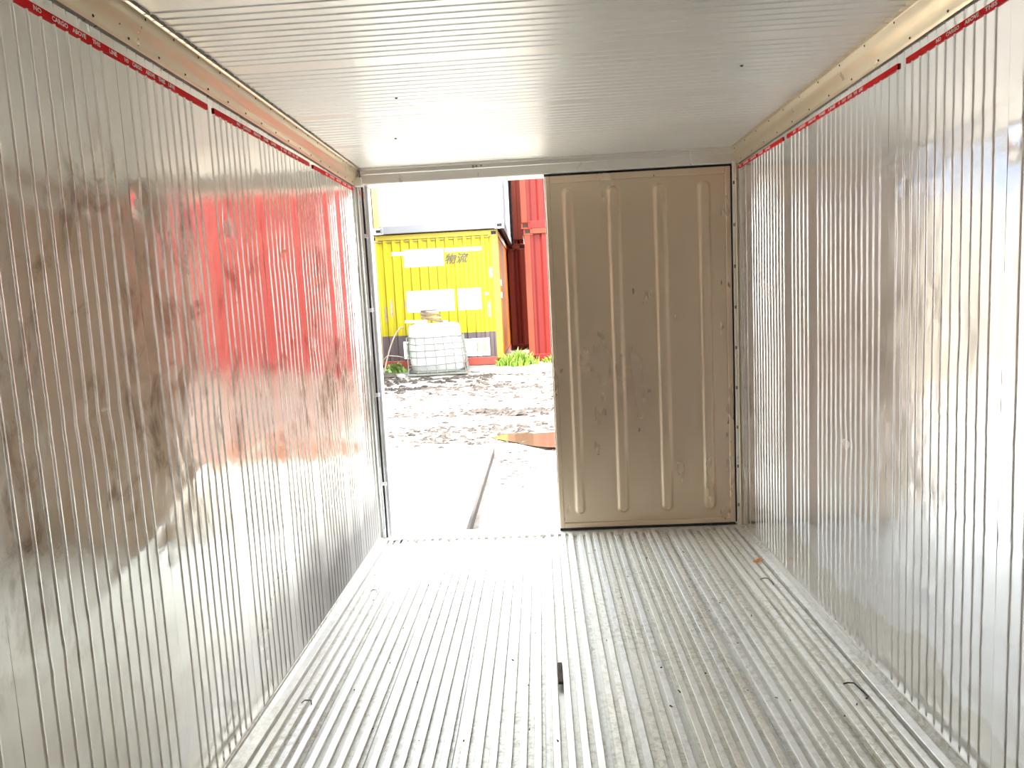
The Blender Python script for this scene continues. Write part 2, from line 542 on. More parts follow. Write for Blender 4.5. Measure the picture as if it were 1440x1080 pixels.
bolt = MB().add([(0.007 * math.cos(k * math.pi / 4), 0.007 * math.sin(k * math.pi / 4), 0) for k in range(8)] + [(0.004 * math.cos(k * math.pi / 4), 0.004 * math.sin(k * math.pi / 4), -0.004) for k in range(8)],
                [(k, (k + 1) % 8, 8 + (k + 1) % 8, 8 + k) for k in range(8)] + [tuple(range(8, 16))]).mesh('ceiling_rivet', M['dark'])
for (x, y) in ((-0.60, -1.42), (-0.74, -0.74), (0.74, -1.55)):
    link('ceiling_rivet', bolt, cl, (x, y, H - 0.001))

# coves along both top edges
def cove(n, sgn):
    # (distance from wall, height): flange on the wall, round hollow, flange on the ceiling
    prof = [(0.000, ZC - 0.002), (0.0042, ZC), (0.005, ZC + 0.014), (0.008, ZC + 0.032), (0.014, ZC + 0.046), (0.0205, ZC + 0.056),
            (0.0245, ZC + 0.070), (0.0262, H - 0.008), (0.028, H - 0.002), (0.044, H - 0.0015), (0.045, H + 0.004)]
    rows = []
    for y in [YB] + [-4.0 + 0.1 * k for k in range(40)] + [-0.002]:
        wob = 0.0007 * noise.noise(Vector((y * 4, n, 0)))
        rows.append([(sgn * (HW - d - wob), y, z) for d, z in prof])
    if sgn < 0:
        rows = [r[::-1] for r in rows]
    t = struct(MB().grid(rows).build('trim_%d' % n, M['cove'], smooth=True))
    # seam of sealant below the flange and jagged sealant at the ceiling
    q = MB()
    y = YB + 0.1
    while y < -0.02:
        L = rnd.uniform(0.03, 0.09)
        x0, x1 = sorted((sgn * (HW + 0.001), sgn * (HW - 0.0045)))
        q.box(x0, x1, y, y + L, ZC - 0.006 - rnd.uniform(0, 0.002), ZC - 0.002)
        y += L + rnd.uniform(0.001, 0.006)
    q.build('sealant_seam', M['sealant'], t)
    q = MB()
    y = YB + 0.1
    while y < -0.03:
        L = rnd.uniform(0.02, 0.07)
        x0, x1 = sorted((sgn * (HW - 0.042), sgn * (HW - 0.047 - rnd.uniform(0, 0.004))))
        q.box(x0, x1, y, y + L, H - 0.0065, H + 0.001)
        y += L + rnd.uniform(0.0, 0.008)
    if sgn < 0:
        q.build('ceiling_sealant', M['sealant'], t)
    # rivets in two rows, a few pixels each: one part
    q = MB()
    k = 0
    y = YB + 0.15
    while y < -0.05:
        for (d, z, nx, nz) in ((0.0058, ZC + 0.016, 1, 0), (0.0255, H - 0.012, 1, -0.1)):
            yy = y + (0.06 if nz else 0)
            c = Vector((sgn * (HW - d), yy, z))
            ring = [c + Vector((0, 0.0035 * math.cos(a * math.pi / 3), 0.0045 * math.sin(a * math.pi / 3))) for a in range(6)]
            tip = [c + Vector((-sgn * 0.0025, 0.002 * math.cos(a * math.pi / 3), 0.0025 * math.sin(a * math.pi / 3))) for a in range(6)]
            q.add(ring + tip, [(a, (a + 1) % 6, 6 + (a + 1) % 6, 6 + a) for a in range(6)] + [tuple(range(6, 12))])
        y += 0.155 if sgn < 0 else 0.21
    tag(q.build('rivets', M['dark'], t), kind='stuff')
    return t
cove(1, -1)
cove(2, 1)

# floor: channel base, extruded planks, a T bar for each rail
fl = struct(MB().box(-HW, HW, YB, 0.0, -0.09, -0.026).build('floor', M['chan']))
FBND = [-1.09, -0.906, -0.697, -0.407, -0.103, 0.097, 0.375, 0.655, 0.905, 1.085]
YE = -0.045
bar_me = {}
def bar_mesh(tw):
    mb = MB()
    hw = tw / 2
    prof = [(-0.0085, -0.0185), (-0.0085, -0.006), (-hw, -0.0045), (-hw, -0.0015), (-hw + 0.0015, 0.0), (hw - 0.0015, 0.0), (hw, -0.0015), (hw, -0.0045), (0.0085, -0.006), (0.0085, -0.0185)]
    ys = [YB, -3.0, YE]
    mb.grid([[(x, y, z) for x, z in prof] for y in ys][::-1])
    mb.add([(x, YE, z) for x, z in prof], [tuple(range(len(prof)))])
    return mb.mesh('floor_bar', M['bar'])
bmesh_bar = bar_mesh(0.025)
for a, c in zip(FBND[:-1], FBND[1:]):
    n = round((c - a) / 0.0503)
    g = 0.0075
    pl = MB().box(a + g, c - g, YB, YE, -0.027, -0.018).build('floor_plank', M['chan'], fl)
    for k in range(n):
        x = a + g + (c - a - 2 * g) * (k + 0.5) / n
        link('floor_bar', bmesh_bar, pl, (x, 0, 0))
# side ledges and skirtings
for sd, sg in (('left', -1), ('right', 1)):
    x0, x1 = sorted((sg * (HW - 0.001), sg * 1.092))
    MB().box(x0, x1, YB, YE + 0.02, -0.026, -0.004).build('floor_ledge', M['bar'], fl, bevel=0.002)
    pr = [(HW - 0.0005, 0.016), (HW - 0.004, 0.015), (HW - 0.005, 0.004), (HW - 0.012, 0.0005), (HW - 0.022, -0.0035)]
    rows = [[(sg * x, y, z) for x, z in pr] for y in (YB, -2.5, -0.01)]
    if sg > 0:
        rows = rows[::-1]
    struct(MB().grid(rows).build('baseboard_' + sd, M['chan'], smooth=False))
# sill: plate, then a comb of teeth with drain slots between them
sill = struct(MB().box(-HW - 0.02, HW + 0.02, YE - 0.002, 0.055, -0.09, -0.003).build('trim_3', M['bar']))
lip = MB().box(-HW - 0.02, HW + 0.02, 0.085, 0.11, -0.09, -0.004)
lip.build('sill_lip', M['bar'], sill)
MB().box(-HW - 0.02, HW + 0.02, 0.055, 0.085, -0.09, -0.035).build('drain_channel', M['dark'], sill)
tooth = MB().box(-0.0135, 0.0135, 0.05, 0.09, -0.04, -0.0035).mesh('sill_tooth', M['bar'])
for k in range(45):
    link('sill_tooth', tooth, sill, (-1.105 + k * 0.0503, 0, 0))
# black scuff tabs at the left end of the sill
for (x, y) in ((-1.03, -0.07), (-0.985, -0.055)):
    MB().box(x - 0.02, x + 0.02, y - 0.012, y + 0.012, -0.006, 0.003).build('sill_tab', M['sealant'], sill, bevel=0.002)

# header over the opening
hd = MB()
prof = [(-0.03, H + 0.02), (-0.03, 2.286), (-0.022, 2.284), (-0.018, 2.262), (-0.012, 2.258), (-0.008, 2.210), (-0.004, 2.204), (0.03, 2.202), (0.11, 2.199), (0.11, H + 0.09)]
rows = []
for k in range(41):
    x = -HW - 0.05 + (2 * HW + 0.1) * k / 40
    rows.append([(x, y + 0.0012 * noise.noise(Vector((x * 5, z * 8, 3))), z) for y, z in prof])
hd.grid(rows[::-1])
head = struct(hd.build('trim_4', M['trim'], smooth=False))
MB().box(0.864, 0.870, -0.031, -0.012, 2.205, 2.286).build('header_joint', M['chrome'], head)
MB().box(-1.11, -1.105, -0.03, -0.008, 2.205, 2.285).build('header_joint', M['sealant'], head)
for i, x in enumerate((-0.42, -0.40, -0.372)):
    MB().box(x - 0.006, x + 0.006, -0.026, -0.016, 2.262 + 0.004 * i, 2.278).build('header_clip', M['sealant'], head, bevel=0.002)

# left jamb: post, bright strips, rubber groove, clamps
jb = struct(MB().box(-HW - 0.06, -HW + 0.004, -0.05, 0.11, -0.05, 2.24).build('trim_5', M['trim']))
MB().box(-HW + 0.003, -1.110, 0.0, 0.11, -0.004, 2.215).build('jamb_flange', M['chrome'], jb, bevel=0.002)
MB().box(-1.1105, -1.100, 0.012, 0.11, -0.004, 2.21).build('rubber_seal', M['black'], jb)
MB().box(-1.101, -1.090, 0.006, 0.11, -0.004, 2.208).build('bright_strip', M['chrome'], jb, bevel=0.002)
MB().tube([(-HW + 0.016, -0.004, 0.0), (-HW + 0.016, -0.004, 2.205)], 0.007, 8).build('corner_rod', M['chrome'], jb, smooth=True)
MB().box(-1.091, -1.078, 0.03, 0.11, -0.004, 2.207).build('outer_flange', M['white'], jb, bevel=0.002)
for z in (0.35, 0.92, 1.45, 1.9):
    MB().box(-1.118, -1.084, -0.002, 0.03, z - 0.012, z + 0.012).build('seal_clamp', M['chrome'], jb, bevel=0.002)
MB().box(-HW + 0.002, -1.095, -0.034, 0.0, 2.19, 2.245).build('corner_gusset', M['trim'], jb, bevel=0.004)

# right jamb
jr = struct(MB().box(HW - 0.004, HW + 0.06, -0.05, 0.11, -0.05, 2.24).build('trim_6', M['trim']))
MB().box(1.112, HW - 0.003, -0.012, 0.11, -0.004, 2.215).build('jamb_flange', M['trim'], jr, bevel=0.003)
MB().box(1.128, HW - 0.008, -0.022, -0.012, 0.0, 2.205).build('jamb_bead', M['cove'], jr, bevel=0.003)
for k in range(9):
    MB().box(1.114, 1.124, -0.017, -0.010, 0.12 + 0.245 * k, 0.14 + 0.245 * k).build('jamb_screw', M['sealant'], jr, bevel=0.002)

# the closed right-hand door: pan with raised rim and four long pressed beads
X0, X1, Z0, Z1 = 0.004, 1.103, 0.016, 2.190
beads = [(0.137, 0.033), (0.409, 0.038), (0.685, 0.038), (0.949, 0.039)]
BZ0, BZ1 = 0.100, 2.118
dr = struct(MB().box(X0 + 0.004, X1 - 0.004, 0.012, 0.075, Z0, Z1 - 0.002).build('door_1', M['trim']))
dd = dent_field(40.0, 0.0016, [(0.56, 1.52, 0.02, 0.003), (0.30, 1.75, 0.05, 0.003), (0.24, 1.66, 0.05, 0.002), (0.80, 1.70, 0.03, 0.003), (0.60, 1.86, 0.10, 0.004), (0.35, 1.9, 0.10, 0.004)], [])
def bead_h(x, z):
    h = 0.0
    for cx, hw in beads:
        zz = min(max(z, BZ0 + hw), BZ1 - hw)
        r = math.hypot(x - cx, z - zz)
        if r < hw:
            q = min(1.0, (hw - r) / 0.018)
            h = max(h, 0.017 * (q * q * (3 - 2 * q)))
    return h
PX0, PX1, PZ0, PZ1 = 0.033, 1.072, 0.048, 2.150
nx, nz = 150, 150
rows = []
zs = []
for k in range(nz + 1):
    zs.append(PZ0 + (PZ1 - PZ0) * k / nz)
extra = [BZ0 + 0.006 * k for k in range(9)] + [BZ1 - 0.006 * k for k in range(9)]
zs = sorted(set(round(z, 5) for z in zs + extra))
for z in zs:
    r = []
    for j in range(nx + 1):
        x = PX0 + (PX1 - PX0) * j / nx
        e = min(1.0, (x - PX0) / 0.03, (PX1 - x) / 0.03, (z - PZ0) / 0.03, (PZ1 - z) / 0.03)
        r.append((x, 0.0075 - bead_h(x, z) - dd(x, z) * e, z))
    rows.append(r)
MB().grid(rows).build('door_panel', M['door'], dr, smooth=True)
for nm, bx in (('door_rim', (X0, PX0, -0.004, 0.012, Z0, Z1)), ('door_rim', (PX1, X1, -0.004, 0.012, Z0, Z1)),
               ('door_rim', (PX0, PX1, -0.004, 0.012, Z0, PZ0)), ('door_rim', (PX0, PX1, -0.004, 0.012, PZ1, Z1))):
    MB().box(*bx).build(nm, M['door'], dr, bevel=0.003)
MB().box(X0 - 0.004, X1 + 0.008, 0.006, 0.07, Z1, Z1 + 0.011).build('door_gasket', M['black'], dr)
MB().box(X1, X1 + 0.010, 0.004, 0.07, Z0, Z1 + 0.002).build('door_gasket', M['black'], dr)
MB().box(X0, X1, 0.004, 0.07, -0.002, Z0).build('door_gasket', M['black'], dr)
MB().box(X0 - 0.006, X0, 0.0, 0.07, Z0, Z1).build('door_edge_strip', M['chrome'], dr, bevel=0.001)

# ---------------------------------------------------------------- warning tapes
def text_mesh(items, place, material, name):
    """items: (word, start, length, height); place(u, v) -> point; flat letters"""
    out = MB()
    for word, u0, ln, ht in items:
        cu = bpy.data.curves.new('lettering', 'FONT')
        cu.body = word
        cu.size = 1.0
        cu.resolution_u = 2
        cu.offset = 0.035 if word.isascii() else 0.02
        ob = bpy.data.objects.new('lettering', cu)
        C.objects.link(ob)
        dg = bpy.context.evaluated_depsgraph_get()
        dg.update()
        me = bpy.data.meshes.new_from_object(ob.evaluated_get(dg))
        if len(me.vertices):
            xs = [v.co.x for v in me.vertices]
            ys = [v.co.y for v in me.vertices]
            sx_ = ln / max(1e-6, max(xs) - min(xs))
            sy_ = ht / max(1e-6, max(ys) - min(ys))
            out.add([place(u0 + (v.co.x - min(xs)) * sx_, (v.co.y - min(ys)) * sy_) for v in me.vertices], [tuple(p.vertices) for p in me.polygons])
        bpy.data.objects.remove(ob)
        bpy.data.curves.remove(cu)
        bpy.data.meshes.remove(me)
    return out

def tape_z(y):
    return 2.147 + 0.0055 * (y + 2.83) if y < -1.953 else 2.1518 + 0.0115 * (y + 1.953)
PH = ['NO', 'CARGO', 'ABOVE', 'THIS', 'LINE']
def phrase(u0, u1, ht=0.0115):
    lens = [2, 5, 5, 4, 4]
    unit = (u1 - u0) / (sum(lens) + 1.9 * 4)
    out, u = [], u0
    for wd, n in zip(PH, lens):
        out.append((wd, u, unit * n, ht))
        u += unit * (n + 1.9)
    return out
def tape(side, y0, y1, words, label):
    sgn = 1 if side == 'left' else -1
    x = -HW * sgn
    mb = MB()
    n = max(2, int((y1 - y0) / 0.02))
    rows = []
    for k in range(n + 1):
        y = y0 + (y1 - y0) * k / n
        z = tape_z(y)
        d = 0.0048
        rows.append([(x + sgn * (d - 0.0046), y, z - 0.0095), (x + sgn * d, y, z - 0.009), (x + sgn * d, y, z + 0.009), (x + sgn * (d - 0.0046), y, z + 0.0095)])
    if sgn > 0:
        rows = rows[::-1]
    o = mb.grid(rows).build('warning_tape', M['tape'])
    if sgn > 0:
        pl = lambda u, v: (x + 0.0053, u, tape_z(u) - 0.0058 + v)
    else:
        pl = lambda u, v: (x - 0.0053, -u, tape_z(-u) - 0.0058 + v)
    its = words
    tm = text_mesh(its, pl, M['ink_white'], 'lettering')
    tag(tm.build('lettering', M['ink_white'], o), kind='stuff')
    tag(o, label, 'warning tape', 'red warning tapes along the walls')
G5 = [('NO', -2.782, 0.026, 0.0115), ('CARGO', -2.722, 0.056, 0.0115), ('ABOVE', -2.650, 0.051, 0.0115), ('THIS', -2.573, 0.032, 0.0115), ('LINE', -2.503, 0.033, 0.0115)]
tape('left', -2.95, -1.953, G5 + phrase(-2.436, -2.17), 'red tape with white lettering, nearest piece on the left wall')
tape('left', -1.905, -0.885, phrase(-1.72, -1.33) + phrase(-1.27, -1.05), 'red tape with small lettering, middle piece on the left wall')
tape('left', -0.825, -0.06, phrase(-0.62, -0.12), 'short red tape with lettering, farthest piece on the left wall')
tape('right', -0.808, -0.03, phrase(0.06, 0.62), 'short red tape with lettering, farthest piece on the right wall')
tape('right', -1.912, -0.862, phrase(0.95, 1.42) + phrase(1.45, 1.66), 'red tape with small lettering, middle piece on the right wall')
tape('right', -2.95, -1.965, phrase(2.14, 2.50), 'red tape with a long blank end, nearest piece on the right wall')

# worn sticker running down the left wall next to the jamb
st = MB()
rows = []
for k in range(48):
    z = 0.62 + 0.02 * k
    e0, e1 = rnd.uniform(0.010, 0.024), rnd.uniform(0.010, 0.024)
    rows.append([(-HW + 0.0005, -0.235 - e0, z), (-HW + 0.0042, -0.234 - e0, z), (-HW + 0.0042, -0.236 + e1, z), (-HW + 0.0005, -0.235 + e1, z)])
st.grid(rows[::-1])
tag(st.build('worn_sticker', M['label']), 'narrow worn white sticker running down the left wall beside the doorway', 'sticker')

# ---------------------------------------------------------------- small things lying on the floor
tag(MB().box(-0.0095, 0.0095, -0.075, 0.075, 0, 0.012).build('dark_block', M['wood_dark'], loc=(-0.048, -1.75, 0.0003), bevel=0.003),
    'small dark block lying on the middle of the ribbed floor', 'block')
lf = MB()
pts = [(-0.028, 0.0), (-0.012, 0.016), (0.006, 0.02), (0.03, 0.004), (0.01, -0.012), (-0.014, -0.014)]
lf.add([(x, y, 0.010 + 0.006 * math.sin(x * 90)) for x, y in pts] + [(0, 0, 0.004)] + [(x, y, 0.007 + 0.006 * math.sin(x * 90)) for x, y in pts],
       [(i, (i + 1) % 6, 6) for i in range(6)] + [(7 + i, i, 6) for i in range(0)] + [(i, 7 + i, 7 + (i + 1) % 6, (i + 1) % 6) for i in range(6)])
tag(lf.build('dry_leaf', M['leaf_orange'], loc=(1.048, -0.645, -0.001)), 'orange dry leaf on the floor near the foot of the door', 'leaf')
def wire(pts, label, r=0.0022):
    tag(MB().tube(pts, r, 6).build('bent_wire', M['black'], smooth=True), label, 'wire', 'bent wires on the floor')
wire([(0.985, -0.885, 0.002), (1.005, -0.890, 0.010), (1.020, -0.895, 0.010), (1.030, -0.93, 0.006), (1.028, -0.96, 0.002)], 'black bent wire on the right of the floor, nearer the door')
wire([(0.985, -1.875, 0.002), (0.998, -1.882, 0.010), (1.018, -1.885, 0.010), (1.030, -1.93, 0.004), (1.035, -1.965, 0.002), (1.022, -1.975, 0.002)], 'black bent wire on the right of the floor, nearer the camera', 0.0028)
wire([(-1.022, -1.905, 0.002), (-1.010, -1.900, 0.010), (-0.985, -1.902, 0.010), (-0.980, -1.918, 0.003)], 'black bent wire on the left of the floor, nearer the camera')
wire([(-1.005, -0.872, 0.002), (-0.995, -0.868, 0.009), (-0.975, -0.870, 0.009), (-0.972, -0.885, 0.002)], 'black bent wire on the left of the floor, nearer the doorway')
q = MB()
for i in range(70):
    x, y = rnd.uniform(-1.05, 1.05), rnd.uniform(-3.0, -0.2)
    s = rnd.uniform(0.002, 0.005)
    q.tube([(x, y, 0.001), (x + rnd.uniform(-2, 2) * s, y + rnd.uniform(-3, 3) * s, 0.002 + s * 0.4)], [s * 0.7, s * 0.4], 5)
tag(q.build('floor_grit', M['clod']), 'dark specks of grit scattered over the ribbed floor', 'grit', kind='stuff')

# ---------------------------------------------------------------- outside ground
def gz(x, y):
    """height of the yard"""
    t = min(1.0, max(0.0, (y - 3.0) / 6.4))
    z = -0.11 + 0.385 * t
    amp = 0.035 if 2.9 < y < 8.6 else 0.02
    if y < 2.9:
        amp = 0.004
    z += amp * (noise.noise(Vector((x * 1.1, y * 2.4, 0))) + 0.6 * noise.noise(Vector((x * 3.0, y * 6.0, 4))) + 0.35 * noise.noise(Vector((x * 8, y * 11, 9))))
    # puddle hollow
    q = ((x - 0.75) / 1.5) ** 2 + ((y - 3.75) / 0.85) ** 2
    if q < 2.2:
        z -= 0.045 * max(0.0, 1 - q / 2.2)
    return z
rows = []
ys = [0.12 + 0.2 * k for k in range(14)] + [2.9 + 0.055 * k for k in range(110)] + [9.0 + 0.4 * k for k in range(20)] + [18, 24, 34]
xs = [-30, -20, -14, -10, -8] + [-6.5 + 0.09 * k for k in range(140)] + [6.3 + 0.5 * k for k in range(14)] + [15, 20, 30]
for y in ys:
    rows.append([(x, y, gz(x, y)) for x in xs])
gd = struct(MB().grid(rows).build('ground', M['mud'], smooth=True))
# ground beside and behind our own container
for bx in ((-30, -1.4, -14, 0.14), (1.4, 30, -14, 0.14)):
    rows = [[(bx[0] + (bx[1] - bx[0]) * i / 12, y, -0.115) for i in range(13)] for y in (bx[2], -6, -2, bx[3])]
    MB().grid(rows).build('yard_side', M['mud'], gd)

# worn concrete slabs in front of the doorway
def slab(x0, x1, y0, y1, z1, label, seed):
    rows = []
    n = 24
    for k in range(n + 1):
        y = y0 + (y1 - y0) * k / n
        rows.append([(x0 + (x1 - x0) * j / n + (0.012 * noise.noise(Vector((y * 3, seed, 1))) if j in (0, n) else 0), y + (0.05 * noise.noise(Vector((j * 0.5, seed, 2))) if k == n else 0),
                      z1 + 0.003 * noise.noise(Vector((j * 0.4, k * 0.4, seed)))) for j in range(n + 1)])
    mb = MB().grid(rows)
    bot = [[(p[0], p[1], z1 - 0.14) for p in r] for r in rows]
    ring = [rows[0][j] for j in range(n + 1)] + [rows[k][n] for k in range(1, n + 1)] + [rows[n][j] for j in range(n - 1, -1, -1)] + [rows[k][0] for k in range(n - 1, 0, -1)]
    ringb = [(p[0], p[1], z1 - 0.14) for p in ring]
    N = len(ring)
    mb.add(ring + ringb, [(i, N + i, N + (i + 1) % N, (i + 1) % N) for i in range(N)])
    o = mb.build('ground_slab', M['plate'])
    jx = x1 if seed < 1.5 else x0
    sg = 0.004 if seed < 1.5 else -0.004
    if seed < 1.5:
        MB().box(*sorted((jx - 0.012 * (1 if sg > 0 else -1), jx + sg * 2)), y0, y1 - 0.06, z1 - 0.13, z1 + 0.0005).build('shade_edge', M['clod'], o)  # dark strip painting the shadow line at the step between the slabs
    tag(o, label, 'slab', 'slabs before the doorway')
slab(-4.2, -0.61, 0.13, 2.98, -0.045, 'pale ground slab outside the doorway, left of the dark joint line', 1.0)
slab(-0.560, 3.4, 0.13, 2.86, -0.100, 'pale ground slab outside the doorway, right of the dark joint line', 2.0)

MB().add([(-0.615, 0.13, -0.135), (-0.555, 0.13, -0.135), (-0.555, 2.9, -0.135), (-0.615, 2.9, -0.135)], [(0, 1, 2, 3)]).build('joint_dirt', M['clod'], gd)

# puddle
pts = []
for k in range(40):
    a = 2 * math.pi * k / 40
    r = 1 + 0.22 * noise.noise(Vector((math.cos(a) * 1.6, math.sin(a) * 1.6, 2)))
    pts.append((0.85 + 1.45 * r * math.cos(a), 3.74 + 0.80 * r * math.sin(a), 0))
zw = -0.088
rows = [[(0.85 + (p[0] - 0.85) * f, 3.74 + (p[1] - 3.74) * f, zw) for p in pts + pts[:1]] for f in (0.02, 0.5, 1.0)]
tag(MB().grid(rows).build('puddle', M['water']), 'shallow brown puddle in the mud by the door edge, reflecting red', 'puddle', kind='stuff')

# clods of churned mud in rows
q = MB()
def clod(x, y, s):
    n = 5
    z = gz(x, y) - s * 0.25
    ring = []
    for lv, (rr, zz) in enumerate(((1.0, 0.0), (0.85, 0.45), (0.35, 0.8))):
        for k in range(n):
            a = 2 * math.pi * k / n + lv * 0.5
            f = rnd.uniform(0.7, 1.3)
            ring.append((x + s * 1.5 * rr * f * math.cos(a), y + s * rr * f * math.sin(a), z + s * zz * f))
    fs = [(l * n + k, l * n + (k + 1) % n, (l + 1) * n + (k + 1) % n, (l + 1) * n + k) for l in range(2) for k in range(n)] + [tuple(range(2 * n, 3 * n))]
    q.add(ring, fs)
for (xa, xb, yc, sp, num, sz) in ((-3.3, -0.9, 7.85, 0.20, 230, 0.035), (-3.3, -0.6, 7.05, 0.16, 200, 0.035), (-3.3, 0.5, 6.35, 0.22, 160, 0.028),
                                  (-1.4, 0.6, 8.1, 0.35, 90, 0.025), (-0.8, 1.0, 6.9, 0.12, 80, 0.03), (-2.2, 0.3, 4.95, 0.12, 70, 0.035),
                                  (-1.2, -0.1, 5.0, 0.10, 40, 0.05), (-2.6, -0.6, 4.05, 0.22, 170, 0.026), (-2.5, -0.3, 3.55, 0.14, 120, 0.022),
                                  (-0.9, 0.2, 4.15, 0.15, 60, 0.028), (-0.5, 0.5, 3.0, 0.05, 20, 0.02), (1.2, 4.6, 6.3, 0.9, 260, 0.035), (-2.4, 1.0, 5.6, 0.6, 160, 0.02)):
    for i in range(num):
        clod(max(-3.0, rnd.uniform(xa, xb)), max(3.02, min(8.1, rnd.gauss(yc, sp))), sz * rnd.uniform(0.4, 1.5))
tag(q.build('mud_clods', M['clod']), 'dark crumbs of churned mud scattered in rows over the yard', 'mud', kind='stuff')
# cracks and crumbs along the joint on the right slab
q = MB()
for i in range(26):
    x, y = rnd.uniform(-0.56, -0.2), rnd.uniform(1.2, 2.6)
    L = rnd.uniform(0.02, 0.07)
    a = rnd.uniform(-0.6, 0.8)
    q.tube([(x, y, -0.097), (x + L * math.cos(a), y + L * math.sin(a), -0.095)], [0.007, 0.004], 5)
tag(q.build('slab_crumbs', M['clod']), 'grey crumbs lying along the dark joint between the slabs', 'crumbs', kind='stuff')

# ---------------------------------------------------------------- shipping containers in the yard
def corr(L, period, depth):
    """trapezoid profile along a length: list of (s, out)"""
    n = max(1, round(L / period))
    p = L / n
    pts = [(0, 0)]
    for i in range(n):
        a = i * p
        pts += [(a + 0.18 * p, 0), (a + 0.32 * p, -depth), (a + 0.68 * p, -depth), (a + 0.82 * p, 0)]
    pts.append((L, 0))
    return pts

def casting_mesh(material):
    s = 0.089
    me = MB().box(-s, s, -0.081, 0.081, -0.059, 0.059).mesh('corner_casting', material)
    me.materials.append(M['hole'])
    bm = bmesh.new()
    bm.from_mesh(me)
    for f in [f for f in bm.faces]:
        r = bmesh.ops.inset_region(bm, faces=[f], thickness=0.038, depth=0.0)
        f.material_index = 1
        bmesh.ops.translate(bm, verts=f.verts[:], vec=-f.normal * 0.03)
    bm.to_mesh(me)
    bm.free()
    return me

def container(label, x0, x1, y0, y1, z0, h, mats, period=0.19, depth=0.035, smooth_walls=False, gussets=False):
    """mats: front, side, rail_bottom, rail_top, post_l, post_r, cast"""
    t = empty('shipping_container', ((x0 + x1) / 2, (y0 + y1) / 2, z0))
    tag(t, label, 'container')
    W2, D2 = (x1 - x0) / 2, (y1 - y0) / 2
    pw = 0.12
    rb, rt = 0.15, 0.10
    def panel(axis, sgn, material, nm):
        L = 2 * (W2 if axis == 'x' else D2) - 2 * pw
        prof = [(0, 0), (L / 2, 0), (L, 0)] if smooth_walls else corr(L, period, depth)
        rows = []
        for z in (rb, rb + (h - rb - rt) * 0.5, h - rt):
            r = []
            for s, o in prof:
                d = o - 0.02
                if axis == 'x':
                    r.append((-W2 + pw + s, sgn * (D2 + d), z))
                else:
                    r.append((sgn * (W2 + d), -D2 + pw + s, z))
            rows.append(r)
        if (axis == 'x') == (sgn > 0):
            rows = rows[::-1]
        MB().grid(rows).build(nm, material, t)
    panel('x', -1, mats['front'], 'front_panel')
    panel('x', 1, mats['front'], 'back_panel')
    panel('y', -1, mats['side'], 'side_panel')
    panel('y', 1, mats['side'], 'side_panel')
    MB().box(-W2 + 0.05, W2 - 0.05, -D2 + 0.05, D2 - 0.05, h - 0.03, h - 0.01).build('roof_panel', mats['rail_top'], t)
    MB().box(-W2 + 0.05, W2 - 0.05, -D2 + 0.05, D2 - 0.05, 0.12, 0.15).build('floor_panel', mats['rail_bottom'], t)
    for sy in (-1, 1):
        yy = sorted((sy * D2, sy * (D2 - 0.06)))
        MB().box(-W2 + pw, W2 - pw, yy[0], yy[1], 0.0, rb).build('bottom_rail', mats['rail_bottom'], t, bevel=0.008)
        MB().box(-W2 + pw, W2 - pw, yy[0], yy[1], h - rt, h).build('top_rail', mats['rail_top'], t, bevel=0.008)
        for sx_ in (-1, 1):
            xx = sorted((sx_ * W2, sx_ * (W2 - pw)))
            yp = sorted((sy * D2, sy * (D2 - pw)))
            MB().box(xx[0], xx[1], yp[0], yp[1], 0.118, h - 0.118).build('corner_post', mats['post_l'] if sx_ < 0 else mats['post_r'], t, bevel=0.008)
    for sx_ in (-1, 1):
        xx = sorted((sx_ * W2, sx_ * (W2 - 0.06)))
        MB().box(xx[0], xx[1], -D2 + pw, D2 - pw, 0.0, rb).build('bottom_rail', mats['rail_bottom_side'] if 'rail_bottom_side' in mats else mats['rail_bottom'], t)
        MB().box(xx[0], xx[1], -D2 + pw, D2 - pw, h - rt, h).build('top_rail', mats['side'], t)
    cm = casting_mesh(mats['cast'])
    for sx_ in (-1, 1):
        for sy in (-1, 1):
            for z in (0.059, h - 0.059):
                link('corner_casting', cm, t, (sx_ * (W2 - 0.085), sy * (D2 - 0.077), z))
    if gussets:
        L = 2 * W2 - 2 * pw
        n = max(1, round(L / period))
        for i in range(n):
            x = -W2 + pw + (i + 0.5) * L / n
            MB().box(x - 0.045, x + 0.045, -D2 + 0.004, -D2 + 0.03, h - rt - 0.035, h - rt - 0.012).build('rail_gusset', M['olive'], t)
    return t

def corr_patch(t, W2, D2, pw, period, depth, x0, x1, z0, z1, material, name, off=0.006):
    """painted lettering block that follows the corrugation of a front panel"""
    L = 2 * W2 - 2 * pw
    prof = [(-W2 + pw + s, o) for s, o in corr(L, period, depth)]
    def out(x):
        for (a, oa), (b_, ob) in zip(prof[:-1], prof[1:]):
            if a <= x <= b_:
                return oa + (ob - oa) * (x - a) / max(1e-9, b_ - a)
        return 0
    xs_ = sorted({x0, x1, *[p for p, _ in prof if x0 < p < x1]})
    rows = [[(x, -(D2 + out(x) - 0.02) - off, z) for x in xs_] for z in (z0, z1)]
    return MB().grid(rows).build(name, material, t)

